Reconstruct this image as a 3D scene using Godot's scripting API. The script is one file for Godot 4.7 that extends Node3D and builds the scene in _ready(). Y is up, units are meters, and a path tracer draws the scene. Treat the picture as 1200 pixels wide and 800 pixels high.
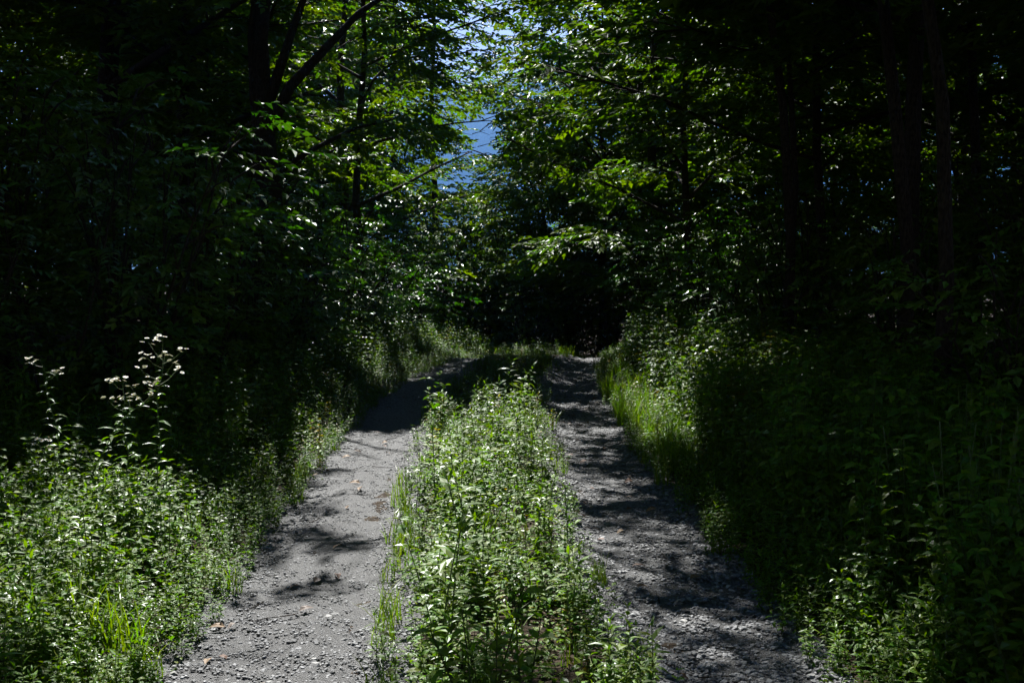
extends Node3D
# A double-rut gravel lane through a dark wood, sun ahead. Camera at the origin looks along -Z; d below means -z (metres ahead).

const SUN_AZIMUTH := -12.0      # degrees, negative = towards -X from straight ahead
const SUN_HEIGHT := 48.0
var sun_dir := Vector3.UP
var rng := RandomNumberGenerator.new()
var dapple := FastNoiseLite.new()
var rough := FastNoiseLite.new()
var names := {}
var tris := 0
var m_leaf: StandardMaterial3D
var m_glossy: StandardMaterial3D
var m_weed: StandardMaterial3D
var m_matte: StandardMaterial3D
var m_stem: StandardMaterial3D
var m_bark: StandardMaterial3D
var m_dry: StandardMaterial3D
var m_petal: StandardMaterial3D
var m_stone: StandardMaterial3D
var sprays := []                # leaf sprays as triangle soups
var shafts := []                # [point, radius, share]: openings in the canopy on the sun's side of a point

# ------------------------------------------------------------------ helpers
func numbered(called: String) -> String:
	var n: int = names.get(called, 0)
	names[called] = n + 1
	return called if n == 0 else "%s_%03d" % [called, n]

func tag(o: Node, label: String, category: String, group := "", kind := "") -> void:
	o.set_meta("label", label)
	if category: o.set_meta("category", category)
	if group: o.set_meta("group", group)
	if kind: o.set_meta("kind", kind)

func thing(called: String, label: String, category: String, at: Vector3, group := "") -> Node3D:
	var o := Node3D.new()
	o.name = numbered(called)
	add_child(o)
	o.position = at
	tag(o, label, category, group)
	return o

func part(parent: Node, called: String, mesh: Mesh, mat: Material, xf := Transform3D.IDENTITY) -> MeshInstance3D:
	var o := MeshInstance3D.new()
	o.name = called
	o.mesh = mesh
	o.material_override = mat
	o.transform = xf
	parent.add_child(o, true)
	return o

func top(called: String, mesh: Mesh, mat: Material) -> MeshInstance3D:
	var o := MeshInstance3D.new()
	o.name = numbered(called)
	o.mesh = mesh
	o.material_override = mat
	add_child(o)
	return o

func soup(v: PackedVector3Array, c: PackedColorArray = PackedColorArray()) -> ArrayMesh:
	var a := []
	a.resize(Mesh.ARRAY_MAX)
	a[Mesh.ARRAY_VERTEX] = v
	if c.size(): a[Mesh.ARRAY_COLOR] = c
	tris += v.size() / 3
	var m := ArrayMesh.new()
	m.add_surface_from_arrays(Mesh.PRIMITIVE_TRIANGLES, a)
	return m

func mat(col: Color, roughness: float, vertex := true, specular := 0.5) -> StandardMaterial3D:
	var m := StandardMaterial3D.new()
	m.albedo_color = col
	m.roughness = roughness
	m.metallic_specular = specular
	m.vertex_color_use_as_albedo = vertex
	m.cull_mode = BaseMaterial3D.CULL_DISABLED
	return m

func leafy(roughness: float, specular: float, back: Color) -> StandardMaterial3D:
	var m := mat(Color.WHITE, roughness, true, specular)
	m.backlight_enabled = true
	m.backlight = back
	return m

func noise_tex(freq: float, size: int, seed_: int, ramp: Array, normal := false, bump := 4.0, octaves := 4) -> NoiseTexture2D:
	var n := FastNoiseLite.new()
	n.seed = seed_
	n.frequency = freq
	n.fractal_octaves = octaves
	var t := NoiseTexture2D.new()
	t.width = size
	t.height = size
	t.seamless = true
	t.noise = n
	t.as_normal_map = normal
	t.bump_strength = bump
	if ramp.size():
		var g := Gradient.new()
		g.offsets = ramp[0]
		g.colors = ramp[1]
		t.color_ramp = g
	return t

# tapered tube with smooth sides
func tube(pts: PackedVector3Array, radii: PackedFloat32Array, sides: int) -> ArrayMesh:
	var v := PackedVector3Array()
	var nn := PackedVector3Array()
	var ix := PackedInt32Array()
	var up := Vector3(0.13, 0.05, 1).normalized()
	for i in pts.size():
		var t := (pts[mini(i + 1, pts.size() - 1)] - pts[maxi(i - 1, 0)]).normalized()
		if absf(t.dot(up)) > 0.95: up = Vector3(1, 0.1, 0.2).normalized()
		var a := t.cross(up).normalized()
		var b := t.cross(a)
		for k in sides:
			var an := TAU * k / sides
			var o := a * cos(an) + b * sin(an)
			v.append(pts[i] + o * radii[i])
			nn.append(o)
	for i in pts.size() - 1:
		for k in sides:
			var p := i * sides + k
			var q := i * sides + (k + 1) % sides
			ix.append_array(PackedInt32Array([p, p + sides, q, q, p + sides, q + sides]))
	var arr := []
	arr.resize(Mesh.ARRAY_MAX)
	arr[Mesh.ARRAY_VERTEX] = v
	arr[Mesh.ARRAY_NORMAL] = nn
	arr[Mesh.ARRAY_INDEX] = ix
	var m := ArrayMesh.new()
	m.add_surface_from_arrays(Mesh.PRIMITIVE_TRIANGLES, arr)
	return m

func tube_soup(v: PackedVector3Array, pts: PackedVector3Array, r0: float, r1: float, sides := 3) -> void:
	var rings := []
	for i in pts.size():
		var t := (pts[mini(i + 1, pts.size() - 1)] - pts[maxi(i - 1, 0)]).normalized()
		var a := t.cross(Vector3(0.9, 0.2, 0.37).normalized()).normalized()
		var b := t.cross(a)
		var r := lerpf(r0, r1, float(i) / maxi(1, pts.size() - 1))
		var ring := PackedVector3Array()
		for k in sides: ring.append(pts[i] + (a * cos(TAU * k / sides) + b * sin(TAU * k / sides)) * r)
		rings.append(ring)
	for i in pts.size() - 1:
		for k in sides:
			var j := (k + 1) % sides
			v.append_array(PackedVector3Array([rings[i][k], rings[i + 1][k], rings[i][j], rings[i][j], rings[i + 1][k], rings[i + 1][j]]))

# two-triangle leaf folded along its midrib
func kite(v: PackedVector3Array, p: Vector3, dir: Vector3, up: Vector3, l: float, w: float) -> void:
	var side := dir.cross(up).normalized() * w * 0.5
	var nrm := side.cross(dir).normalized()
	var mid := p + dir * l * 0.42 + nrm * w * 0.13
	var tip := p + dir * l - nrm * l * 0.12
	v.append_array(PackedVector3Array([p, mid + side, tip, p, tip, mid - side]))

# six-triangle leaf: rounded blade, sunken midrib, drooping tip
func blade(v: PackedVector3Array, p: Vector3, dir: Vector3, up: Vector3, l: float, w: float, droop := 0.18) -> void:
	var side := dir.cross(up).normalized() * w * 0.5
	var nrm := side.cross(dir).normalized()
	var m1 := p + dir * l * 0.5 + nrm * l * 0.02
	var a1 := p + dir * l * 0.28 + nrm * w * 0.14
	var a2 := p + dir * l * 0.66 + nrm * (w * 0.1 - l * droop * 0.3)
	var tip := p + dir * l - nrm * l * droop
	v.append_array(PackedVector3Array([p, a1 + side * 0.92, m1, p, m1, a1 - side * 0.92,
		a1 + side * 0.92, a2 + side * 0.72, m1, m1, a2 - side * 0.72, a1 - side * 0.92,
		m1, a2 + side * 0.72, tip, m1, tip, a2 - side * 0.72]))

func soft(v: float, lo: float, hi: float, s: float) -> float:
	return smoothstep(lo - s, lo + s, v) * (1.0 - smoothstep(hi - s, hi + s, v))

func bump(v: float, c: float, w: float) -> float:
	return exp(-pow((v - c) / w, 2.0))

# ------------------------------------------------------------------ the lie of the land
func bend(d: float) -> float:                      # the lane swings towards +X far ahead
	return 0.0 if d < 12.0 else 0.012 * pow(d - 12.0, 2.0) * (1.0 if d < 30.0 else 0.0) + (3.9 + 0.43 * (d - 30.0) if d >= 30.0 else 0.0)

const TRACK_D := [0.0, 4.0, 5.7, 8.5, 12.0, 16.5, 40.0]
const LEFT_OUT := [-1.22, -1.20, -1.24, -1.36, -1.36, -1.2, -1.2]
const LEFT_IN := [-0.44, -0.47, -0.58, -0.76, -0.80, -0.72, -0.7]
const RIGHT_IN := [0.56, 0.50, 0.36, 0.33, 0.40, 0.46, 0.46]
const RIGHT_OUT := [1.15, 1.08, 1.0, 0.92, 0.95, 0.98, 1.0]

func along(t: Array, d: float) -> float:
	for i in TRACK_D.size() - 1:
		if d <= TRACK_D[i + 1]:
			return lerpf(t[i], t[i + 1], clampf((d - TRACK_D[i]) / (TRACK_D[i + 1] - TRACK_D[i]), 0, 1))
	return t[-1]

func ground_h(x: float, z: float) -> float:
	var d := -z
	var u := x - bend(d)
	var h := 0.012 * rough.get_noise_2d(x * 9.0, z * 9.0) + 0.02 * rough.get_noise_2d(x * 1.7, z * 1.7)
	var a := along(LEFT_IN, d)
	var b := along(RIGHT_IN, d)
	h += 0.07 * soft(u, a, b, 0.16)
	var bank := clampf(-1.45 - u, 0.0, 6.0)
	h += bank * 0.15 + 0.06 * smoothstep(0.0, 0.6, bank)
	var bank2 := clampf(u - 1.2, 0.0, 6.0)
	h += 0.10 * smoothstep(0.0, 0.7, bank2) + bank2 * 0.03
	h += 0.06 * rough.get_noise_2d(x * 0.8 + 50.0, z * 0.8) * smoothstep(1.4, 2.5, absf(u))
	h -= 0.1 * minf(maxf(0.0, d - 17.3), 14.0) * smoothstep(17.3, 19.5, d) + 0.02 * clampf(d - 80.0, 0.0, 820.0)
	return h

# share of the sky-gap a patch of ground gets: the openings in the crowns are grown from this
func opening(x: float, d: float) -> float:
	var l := 0.05
	if d > 3.4 and d < 14.0:
		var reach := lerpf(10.6, 11.0, clampf(x + 1.0, 0, 1))
		l = maxf(l, 1.25 * soft(x, -1.6, 0.55, 0.12) * soft(d, 2.5, reach, 0.4) * (0.97 - 0.5 * soft(x, -0.25, 0.6, 0.2) * soft(d, 3.0, 4.55, 0.15)))
		# the sunny near bank
		l = maxf(l, soft(x, -2.45, -1.3, 0.15) * soft(d, 2.5, 6.6, 0.5) * 1.2)
		l = maxf(l, soft(x, -2.3, -1.3, 0.2) * soft(d, 6.0, 13.5, 0.6) * 0.74)
		# the other rut
		l = maxf(l, soft(x, 0.35, 0.98, 0.1) * (0.46 * soft(d, 7.7, 12.6, 0.4) + 0.62 * soft(d, 4.7, 6.7, 0.3) + 0.25 * soft(d, 3.0, 4.7, 0.2)))
		# grass and leaves on its verge
		l = maxf(l, soft(x, 1.0, 1.55, 0.12) * soft(d, 8.0, 12.6, 0.5) * 1.1)
		l = maxf(l, soft(x, 1.4, 2.9, 0.3) * soft(d, 8.6, 13.5, 0.7) * 0.6)
		l = maxf(l, 1.7 * bump(x, 1.38, 0.38) * bump(d, 4.25, 0.5))
	l = maxf(l, soft(x, 0.3, 1.3, 0.2) * 0.8 * (bump(d, 13.3, 0.25) + bump(d, 14.4, 0.2) + 0.7 * bump(d, 15.6, 0.15)))
	l = maxf(l, soft(x, -2.4, -1.2, 0.2) * 0.6 * soft(d, 13.0, 17.5, 0.5))
	l = maxf(l, 1.0 * bump(x, 1.25, 0.45) * bump(d, 17.6, 0.7))
	l = maxf(l, soft(x, -3.6, -1.8, 0.4) * soft(d, 8.0, 19.0, 1.0) * 0.13)
	# boughs that throw the two dark tongues across the near rut
	l *= 1.0 - 0.97 * smoothstep(-0.85, -1.05, x) * soft(x, -1.6, 0.0, 0.1) * maxf(bump(d, 6.3, 0.12), bump(d, 5.3, 0.09))
	return l

func shaded_out(p: Vector3) -> bool:               # true: no leaves grow here (sun comes through)
	var t := (p.y - 0.3) / sun_dir.y
	if p.y > 1.9:
		var gx := p.x - sun_dir.x * t
		var gd := -(p.z - sun_dir.z * t)
		var n := clampf(dapple.get_noise_2d(gx, gd) * 0.85 + 0.5, 0.0, 1.0)
		if n < opening(gx, gd): return true
	for s in shafts:
		var q: Vector3 = p - s[0]
		var al := q.dot(sun_dir)
		if al > s[1] * 0.3 and (q - sun_dir * al).length() < s[1]:
			if rng.randf() < s[2]: return true
	# the lane's own opening between the crowns
	var d := -p.z
	if d > 13.0 and p.y > 2.4:
		var off := absf(p.x + 0.025 * d)
		var slope := (p.y - 1.47) / d
		if slope > 0.086 and slope < 0.128 and off < 0.018 * d: return rng.randf() < 0.99
		if slope >= 0.128 and slope < 0.225 and off < 0.034 * d: return rng.randf() < 0.58
	return false

# ------------------------------------------------------------------ foliage
func make_sprays() -> void:
	for k in 6:
		var v := PackedVector3Array()
		var n := 10 + k % 3
		for i in n:
			var s := (float(i) + 0.5) / n
			var p := Vector3(0.02 * sin(s * 5.0 + k), -0.05 * s * s, 0.5 * s)
			var sgn := 1.0 if i % 2 == 0 else -1.0
			var yaw := sgn * deg_to_rad(rng.randf_range(35, 75)) * (1.0 - 0.6 * s)
			var dir := Vector3(sin(yaw), rng.randf_range(-0.45, 0.2), cos(yaw)).normalized()
			var up := Vector3(rng.randf_range(-0.45, 0.45), 1, rng.randf_range(-0.45, 0.45)).normalized()
			var l := rng.randf_range(0.085, 0.13)
			kite(v, p, dir, up, l, l * rng.randf_range(0.5, 0.62))
		sprays.append(v)

func green(base: Color, spread := 0.3) -> Color:
	var f := rng.randf_range(1.0 - spread, 1.0 + spread)
	return Color(base.r * f * rng.randf_range(0.75, 1.35), base.g * f, base.b * f * rng.randf_range(0.7, 1.2))

class Crown:
	var v := PackedVector3Array()
	var c := PackedColorArray()

func add_spray(cr: Crown, at: Vector3, yaw: float, pitch: float, roll: float, s: float, col: Color) -> void:
	var t: PackedVector3Array = sprays[rng.randi() % sprays.size()]
	var b := Basis(Vector3.UP, yaw) * Basis(Vector3.RIGHT, pitch) * Basis(Vector3.BACK, roll)
	cr.v.append_array(Transform3D(b.scaled(Vector3.ONE * s), at) * t)
	var c := PackedColorArray()
	c.resize(t.size())
	c.fill(col)
	cr.c.append_array(c)

# a branch with side branches and sprays. pts in the tree's own space
func leaf_out(cr: Crown, twigs: PackedVector3Array, pts: PackedVector3Array, from: float, o: Dictionary, origin: Vector3) -> float:
	var total := 0.0
	var grown := 0
	var tried := 0
	for i in pts.size() - 1: total += pts[i].distance_to(pts[i + 1])
	var n_sub := maxi(2, int(total * o.get("subs", 4.2)))
	for k in n_sub + 1:
		var s := lerpf(from, 1.0, float(k) / n_sub)
		var f := s * (pts.size() - 1)
		var i := mini(int(f), pts.size() - 2)
		var p := pts[i].lerp(pts[i + 1], f - i)
		var dir := (pts[i + 1] - pts[i]).normalized()
		var sgn := 1.0 if k % 2 == 0 else -1.0
		var ang := sgn * deg_to_rad(rng.randf_range(35, 70)) if k < n_sub else 0.0
		var sd := Basis(Vector3.UP, ang) * Vector3(dir.x, dir.y * 0.35 + rng.randf_range(-0.15, 0.25), dir.z)
		sd = sd.normalized()
		var sl: float = rng.randf_range(0.5, 1.0) * o.get("twig", 1.1) * lerpf(1.15, 0.75, s)
		var tip := p + sd * sl + Vector3(0, -0.12 * sl, 0)
		var mid := p + sd * sl * 0.5 + Vector3(0, 0.05 * sl, 0)
		var kept := 0
		var n := maxi(2, int(sl * o.get("dense", 7.0)))
		for j in n:
			var u := (float(j) + rng.randf_range(0.1, 0.9)) / n
			var q := (p.lerp(mid, u * 2.0) if u < 0.5 else mid.lerp(tip, u * 2.0 - 1.0)) + Vector3(rng.randf_range(-0.16, 0.16), rng.randf_range(-0.1, 0.14), rng.randf_range(-0.16, 0.16))
			tried += 1
			var yaw := atan2(sd.x, sd.z) + rng.randf_range(-0.95, 0.95)
			var high: float = 1.0 + 0.4 * smoothstep(5.0, 7.5, q.y)   # broader sprays up in the crowns
			if o.get("cull", true) and shaded_out(q + origin + Vector3(sin(yaw), 0, cos(yaw)) * 0.27 * high): continue
			kept += 1
			grown += 1
			add_spray(cr, q, yaw, rng.randf_range(-0.2, 0.42), rng.randf_range(-0.4, 0.4), rng.randf_range(0.8, 1.25) * o.get("leaf", 1.0) * high, green(o.get("tint", Color(0.085, 0.16, 0.012))))
		if kept: tube_soup(twigs, PackedVector3Array([p, mid, tip]), 0.012, 0.004)
	return float(grown) / maxi(1, tried)

func path_of(a: Vector3, dir: Vector3, l: float, n: int, lift: float, wob: float) -> PackedVector3Array:
	var pts := PackedVector3Array([a])
	var p := a
	var dd := dir.normalized()
	for i in n:
		dd = (dd + Vector3(rng.randf_range(-wob, wob), rng.randf_range(-wob, wob) + lift, rng.randf_range(-wob, wob))).normalized()
		p += dd * l / n
		pts.append(p)
	return pts

func radii_for(n: int, r0: float, r1: float) -> PackedFloat32Array:
	var r := PackedFloat32Array()
	for i in n: r.append(lerpf(r0, r1, pow(float(i) / (n - 1), 0.8)))
	return r

func tree(called: String, label: String, group: String, x: float, d: float, o: Dictionary) -> Node3D:
	var at := Vector3(x, ground_h(x, -d) - 0.06, -d)
	var t := thing(called, label, "tree", at, group)
	rng.seed = int(o.get("seed", 1)) * 7919 + 13
	var h: float = o.h
	var r: float = o.r
	var lean: Vector2 = o.get("lean", Vector2.ZERO)
	var pts := PackedVector3Array()
	var rad := PackedFloat32Array()
	var n := 9
	for i in n:
		var s := float(i) / (n - 1)
		pts.append(Vector3(lean.x * s * s * h + 0.06 * sin(i * 1.7 + r * 90.0) * (1 if i else 0), s * h, lean.y * s * s * h + 0.06 * cos(i * 1.3 + h) * (1 if i else 0)))
		rad.append(r * (1.25 if i == 0 else lerpf(1.0, 0.12, s)))
	part(t, "trunk", tube(pts, rad, 10), m_bark)
	var cr := Crown.new()
	var tw := PackedVector3Array()
	for e in o.get("extra", []):                      # limbs seen in the photograph: list of points, thickness, where leaves begin
		var ep := PackedVector3Array(e[0])
		part(t, "branch", tube(ep, radii_for(ep.size(), e[1], 0.012), 7), m_bark)
		leaf_out(cr, tw, ep, e[2], o, at)
	var cb: float = o.cb
	var limbs: int = o.get("limbs", 14)
	var az := rng.randf() * TAU
	for k in limbs:
		var s := lerpf(cb / h, 0.96, (k + rng.randf() * 0.5) / limbs)
		var f := s * (n - 1)
		var i := mini(int(f), n - 2)
		var p := pts[i].lerp(pts[i + 1], f - i)
		az += 2.4 + rng.randf_range(-0.4, 0.4)
		var rel := (s * h - cb) / (h - cb)
		var l: float = o.cr * lerpf(0.75, 1.0, minf(1.0, rel * 3.0)) * lerpf(1.0, 0.4, maxf(0.0, rel - 0.35) / 0.65) * rng.randf_range(0.8, 1.15)
		var dir := Vector3(sin(az), rng.randf_range(0.15, 0.5) + rel * 0.5, cos(az))
		var lp := path_of(p, dir, l, 5, -0.04, 0.13)
		if leaf_out(cr, tw, lp, 0.22, o, at) > (0.55 if at.z < -17.0 and absf(at.x) < 4.0 else 0.3):
			part(t, "branch", tube(lp, radii_for(lp.size(), maxf(0.02, r * lerpf(0.42, 0.16, rel)), 0.01), 6), m_bark)
	part(t, "twigs", soup(tw), m_bark).set_meta("kind", "stuff")
	part(t, "crown", soup(cr.v, cr.c), m_leaf).set_meta("kind", "stuff")
	return t

# many-stemmed shrub, leaves from knee height up
func shrub(called: String, label: String, group: String, at: Vector3, h: float, w: float, o: Dictionary) -> Node3D:
	var t := thing(called, label, "shrub", at, group)
	rng.seed = int(o.get("seed", 1)) * 104729 + 5
	var cr := Crown.new()
	var tw := PackedVector3Array()
	for k in o.get("stems", 9):
		var az: float = TAU * k / 9.0 + rng.randf_range(-0.5, 0.5)
		var out := rng.randf_range(0.15, 1.0)
		var dir := Vector3(sin(az) * w * out, h * rng.randf_range(0.75, 1.0), cos(az) * w * out)
		var lp := path_of(Vector3(sin(az) * 0.08, -0.05, cos(az) * 0.08), dir, dir.length(), 6, 0.0, 0.12)
		part(t, "stem", tube(lp, radii_for(lp.size(), 0.018, 0.005), 5), m_bark)
		leaf_out(cr, tw, lp, 0.12, o, at)
	part(t, "twigs", soup(tw), m_bark).set_meta("kind", "stuff")
	part(t, "crown", soup(cr.v, cr.c), o.get("mat", m_leaf)).set_meta("kind", "stuff")
	return t

# ------------------------------------------------------------------ herbs: each kind gives a list of leaves and a stem
func herb_plan(kind: int, seed_: int) -> Dictionary:
	var r := RandomNumberGenerator.new()
	r.seed = seed_ * 31 + kind * 977 + 3
	var leaves := []                                   # [base, dir, up, length, width, droop]
	var stems := []                                    # [points, r0, r1]
	match kind:
		0, 3:                                           # lance leaves round an upright stem
			var h := r.randf_range(0.24, 0.36) if kind == 0 else r.randf_range(0.5, 0.62)
			var sway := Vector3(r.randf_range(-0.05, 0.05), 0, r.randf_range(-0.05, 0.05))
			var pts := PackedVector3Array()
			for i in 5: pts.append(Vector3(0, h * i / 4.0, 0) + sway * pow(i / 4.0, 2.0))
			stems.append([pts, 0.0026, 0.0012])
			var n := 22 if kind == 0 else 30
			var az := r.randf() * TAU
			for i in n:
				var s := 0.12 + 0.88 * (float(i) + r.randf() * 0.5) / n
				az += 2.39996 + r.randf_range(-0.3, 0.3)
				var el := lerpf(-0.15, 0.35, s) + (0.55 if s > 0.9 else 0.0) + r.randf_range(-0.45, 0.45)
				var l := (0.066 if s < 0.85 else 0.045) * r.randf_range(0.75, 1.2) * (1.15 if kind == 3 else 1.0)
				var dir := Vector3(sin(az) * cos(el), sin(el), cos(az) * cos(el))
				leaves.append([Vector3(0, h * minf(s, 1.0), 0) + sway * s * s, dir, Vector3(r.randf_range(-0.25, 0.25), 1, r.randf_range(-0.25, 0.25)), l, l * r.randf_range(0.22, 0.3), 0.2])
		1, 4:                                           # paired egg-shaped leaves
			var h := r.randf_range(0.26, 0.4) if kind == 1 else r.randf_range(0.55, 0.75)
			var br := 3 if kind == 1 else 4
			for b in br:
				var a0 := TAU * b / br + r.randf()
				var out := r.randf_range(0.02, 0.1) * (1.0 if kind == 1 else 1.7)
				var hh := h * r.randf_range(0.7, 1.0)
				var pts := PackedVector3Array()
				for i in 5:
					var s := i / 4.0
					pts.append(Vector3(sin(a0) * out * s, hh * s, cos(a0) * out * s))
				stems.append([pts, 0.0026, 0.0012])
				var lv := 5 if kind == 1 else 8
				for i in lv:
					var s := 0.2 + 0.8 * (i + 1.0) / lv
					for sg in 2:
						var az := a0 + i * PI * 0.5 + sg * PI + r.randf_range(-0.4, 0.4)
						var el := r.randf_range(-0.55, 0.5) + (0.35 if i == lv - 1 else 0.0)
						var l := 0.044 * r.randf_range(0.7, 1.3) * (0.75 if i == lv - 1 else 1.0) * (1.15 if kind == 4 else 1.0)
						leaves.append([Vector3(sin(a0) * out * s, hh * s, cos(a0) * out * s), Vector3(sin(az) * cos(el), sin(el), cos(az) * cos(el)), Vector3(r.randf_range(-0.5, 0.5), 1, r.randf_range(-0.5, 0.5)), l, l * r.randf_range(0.48, 0.62), 0.22])
		2:                                              # low creeping herb
			for b in 6:
				var a0 := TAU * b / 6.0 + r.randf()
				var out := r.randf_range(0.05, 0.14)
				var hh := r.randf_range(0.04, 0.13)
				stems.append([PackedVector3Array([Vector3.ZERO, Vector3(sin(a0) * out * 0.6, hh * 0.4, cos(a0) * out * 0.6), Vector3(sin(a0) * out, hh, cos(a0) * out)]), 0.0016, 0.0008])
				for i in 5:
					var s := (i + 1.0) / 5.0
					var az := a0 + i * 2.4 + r.randf()
					var el := r.randf_range(-0.4, 0.6)
					var l := 0.03 * r.randf_range(0.7, 1.3)
					leaves.append([Vector3(sin(a0) * out * s, hh * s * s + 0.01, cos(a0) * out * s), Vector3(sin(az) * cos(el), sin(el), cos(az) * cos(el)), Vector3(r.randf_range(-0.3, 0.3), 1, r.randf_range(-0.3, 0.3)), l, l * r.randf_range(0.55, 0.7), 0.15])
	return {"leaves": leaves, "stems": stems}

func herb_mesh(kind: int, seed_: int, tint: Color) -> ArrayMesh:
	var plan := herb_plan(kind, seed_)
	var v := PackedVector3Array()
	var c := PackedColorArray()
	for s in plan.stems:
		tube_soup(v, s[0], s[1], s[2])
	var stem_col := Color(0.07, 0.1, 0.03)
	for i in v.size(): c.append(stem_col)
	for l in plan.leaves:
		var b := v.size()
		blade(v, l[0], l[1], l[2].normalized(), l[3], l[4], l[5])
		var col := green(tint, 0.25)
		for i in v.size() - b: c.append(col)
	return soup(v, c)

func herb_leaves_and_stem(kind: int, seed_: int, tint: Color) -> Array:
	var plan := herb_plan(kind, seed_)
	var sv := PackedVector3Array()
	for s in plan.stems: tube_soup(sv, s[0], s[1], s[2], 4)
	var lv := PackedVector3Array()
	var lc := PackedColorArray()
	for l in plan.leaves:
		var b := lv.size()
		blade(lv, l[0], l[1], l[2].normalized(), l[3], l[4], l[5])
		var col := green(tint, 0.25)
		for i in lv.size() - b: lc.append(col)
	return [soup(sv), soup(lv, lc), plan]

func grass_mesh(seed_: int, n: int, len_: float, tint: Color) -> ArrayMesh:
	var r := RandomNumberGenerator.new()
	r.seed = seed_ * 613 + 1
	var v := PackedVector3Array()
	var c := PackedColorArray()
	for i in n:
		var az := r.randf() * TAU
		var l := len_ * r.randf_range(0.5, 1.15)
		var out := r.randf_range(0.15, 0.75)
		var p := Vector3(r.randf_range(-0.05, 0.05), 0, r.randf_range(-0.05, 0.05))
		var dir := Vector3(sin(az), 0, cos(az))
		var side := Vector3(cos(az), 0, -sin(az)) * 0.0032
		var prev := p
		var b := v.size()
		for k in 4:
			var s := (k + 1.0) / 4.0
			var q := p + dir * l * out * s * s + Vector3.UP * l * (s - 0.42 * out * s * s * s)
			var w0 := 1.0 - 0.8 * pow(k / 4.0, 2.0)
			var w1 := 1.0 - 0.85 * s * s
			if k == 3:
				v.append_array(PackedVector3Array([prev - side * w0, q, prev + side * w0]))
			else:
				v.append_array(PackedVector3Array([prev - side * w0, q - side * w1, prev + side * w0, prev + side * w0, q - side * w1, q + side * w1]))
			prev = q
		var col := green(tint, 0.25)
		for k in v.size() - b: c.append(col)
	return soup(v, c)

func scatter(called: String, label: String, mesh: Mesh, m: Material, xfs: Array, cols: Array) -> void:
	var mm := MultiMesh.new()
	mm.transform_format = MultiMesh.TRANSFORM_3D
	mm.use_colors = cols.size() > 0
	mm.mesh = mesh
	mm.instance_count = xfs.size()
	for i in xfs.size():
		mm.set_instance_transform(i, xfs[i])
		if cols.size(): mm.set_instance_color(i, cols[i])
	var o := MultiMeshInstance3D.new()
	o.name = numbered(called)
	o.multimesh = mm
	o.material_override = m
	add_child(o)
	tag(o, label, called.replace("_", " "), "", "stuff")

func stone_mesh(seed_: int, flat: float) -> ArrayMesh:
	var r := RandomNumberGenerator.new()
	r.seed = seed_
	var ring := []
	var lay := [[-0.5, 0.75], [0.15, 1.0], [0.6, 0.55]]
	for q in lay:
		var a := []
		for k in 6:
			var an := TAU * k / 6.0 + r.randf_range(-0.3, 0.3)
			var rr: float = q[1] * r.randf_range(0.7, 1.15)
			a.append(Vector3(cos(an) * rr, (q[0] + r.randf_range(-0.15, 0.15)) * flat, sin(an) * rr * 0.8))
		ring.append(a)
	var v := PackedVector3Array()
	for j in 2:
		for k in 6:
			var n := (k + 1) % 6
			v.append_array(PackedVector3Array([ring[j][k], ring[j][n], ring[j + 1][k], ring[j + 1][k], ring[j][n], ring[j + 1][n]]))
	for k in range(1, 5):
		v.append_array(PackedVector3Array([ring[2][0], ring[2][k], ring[2][k + 1]]))
	return soup(v)

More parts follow.
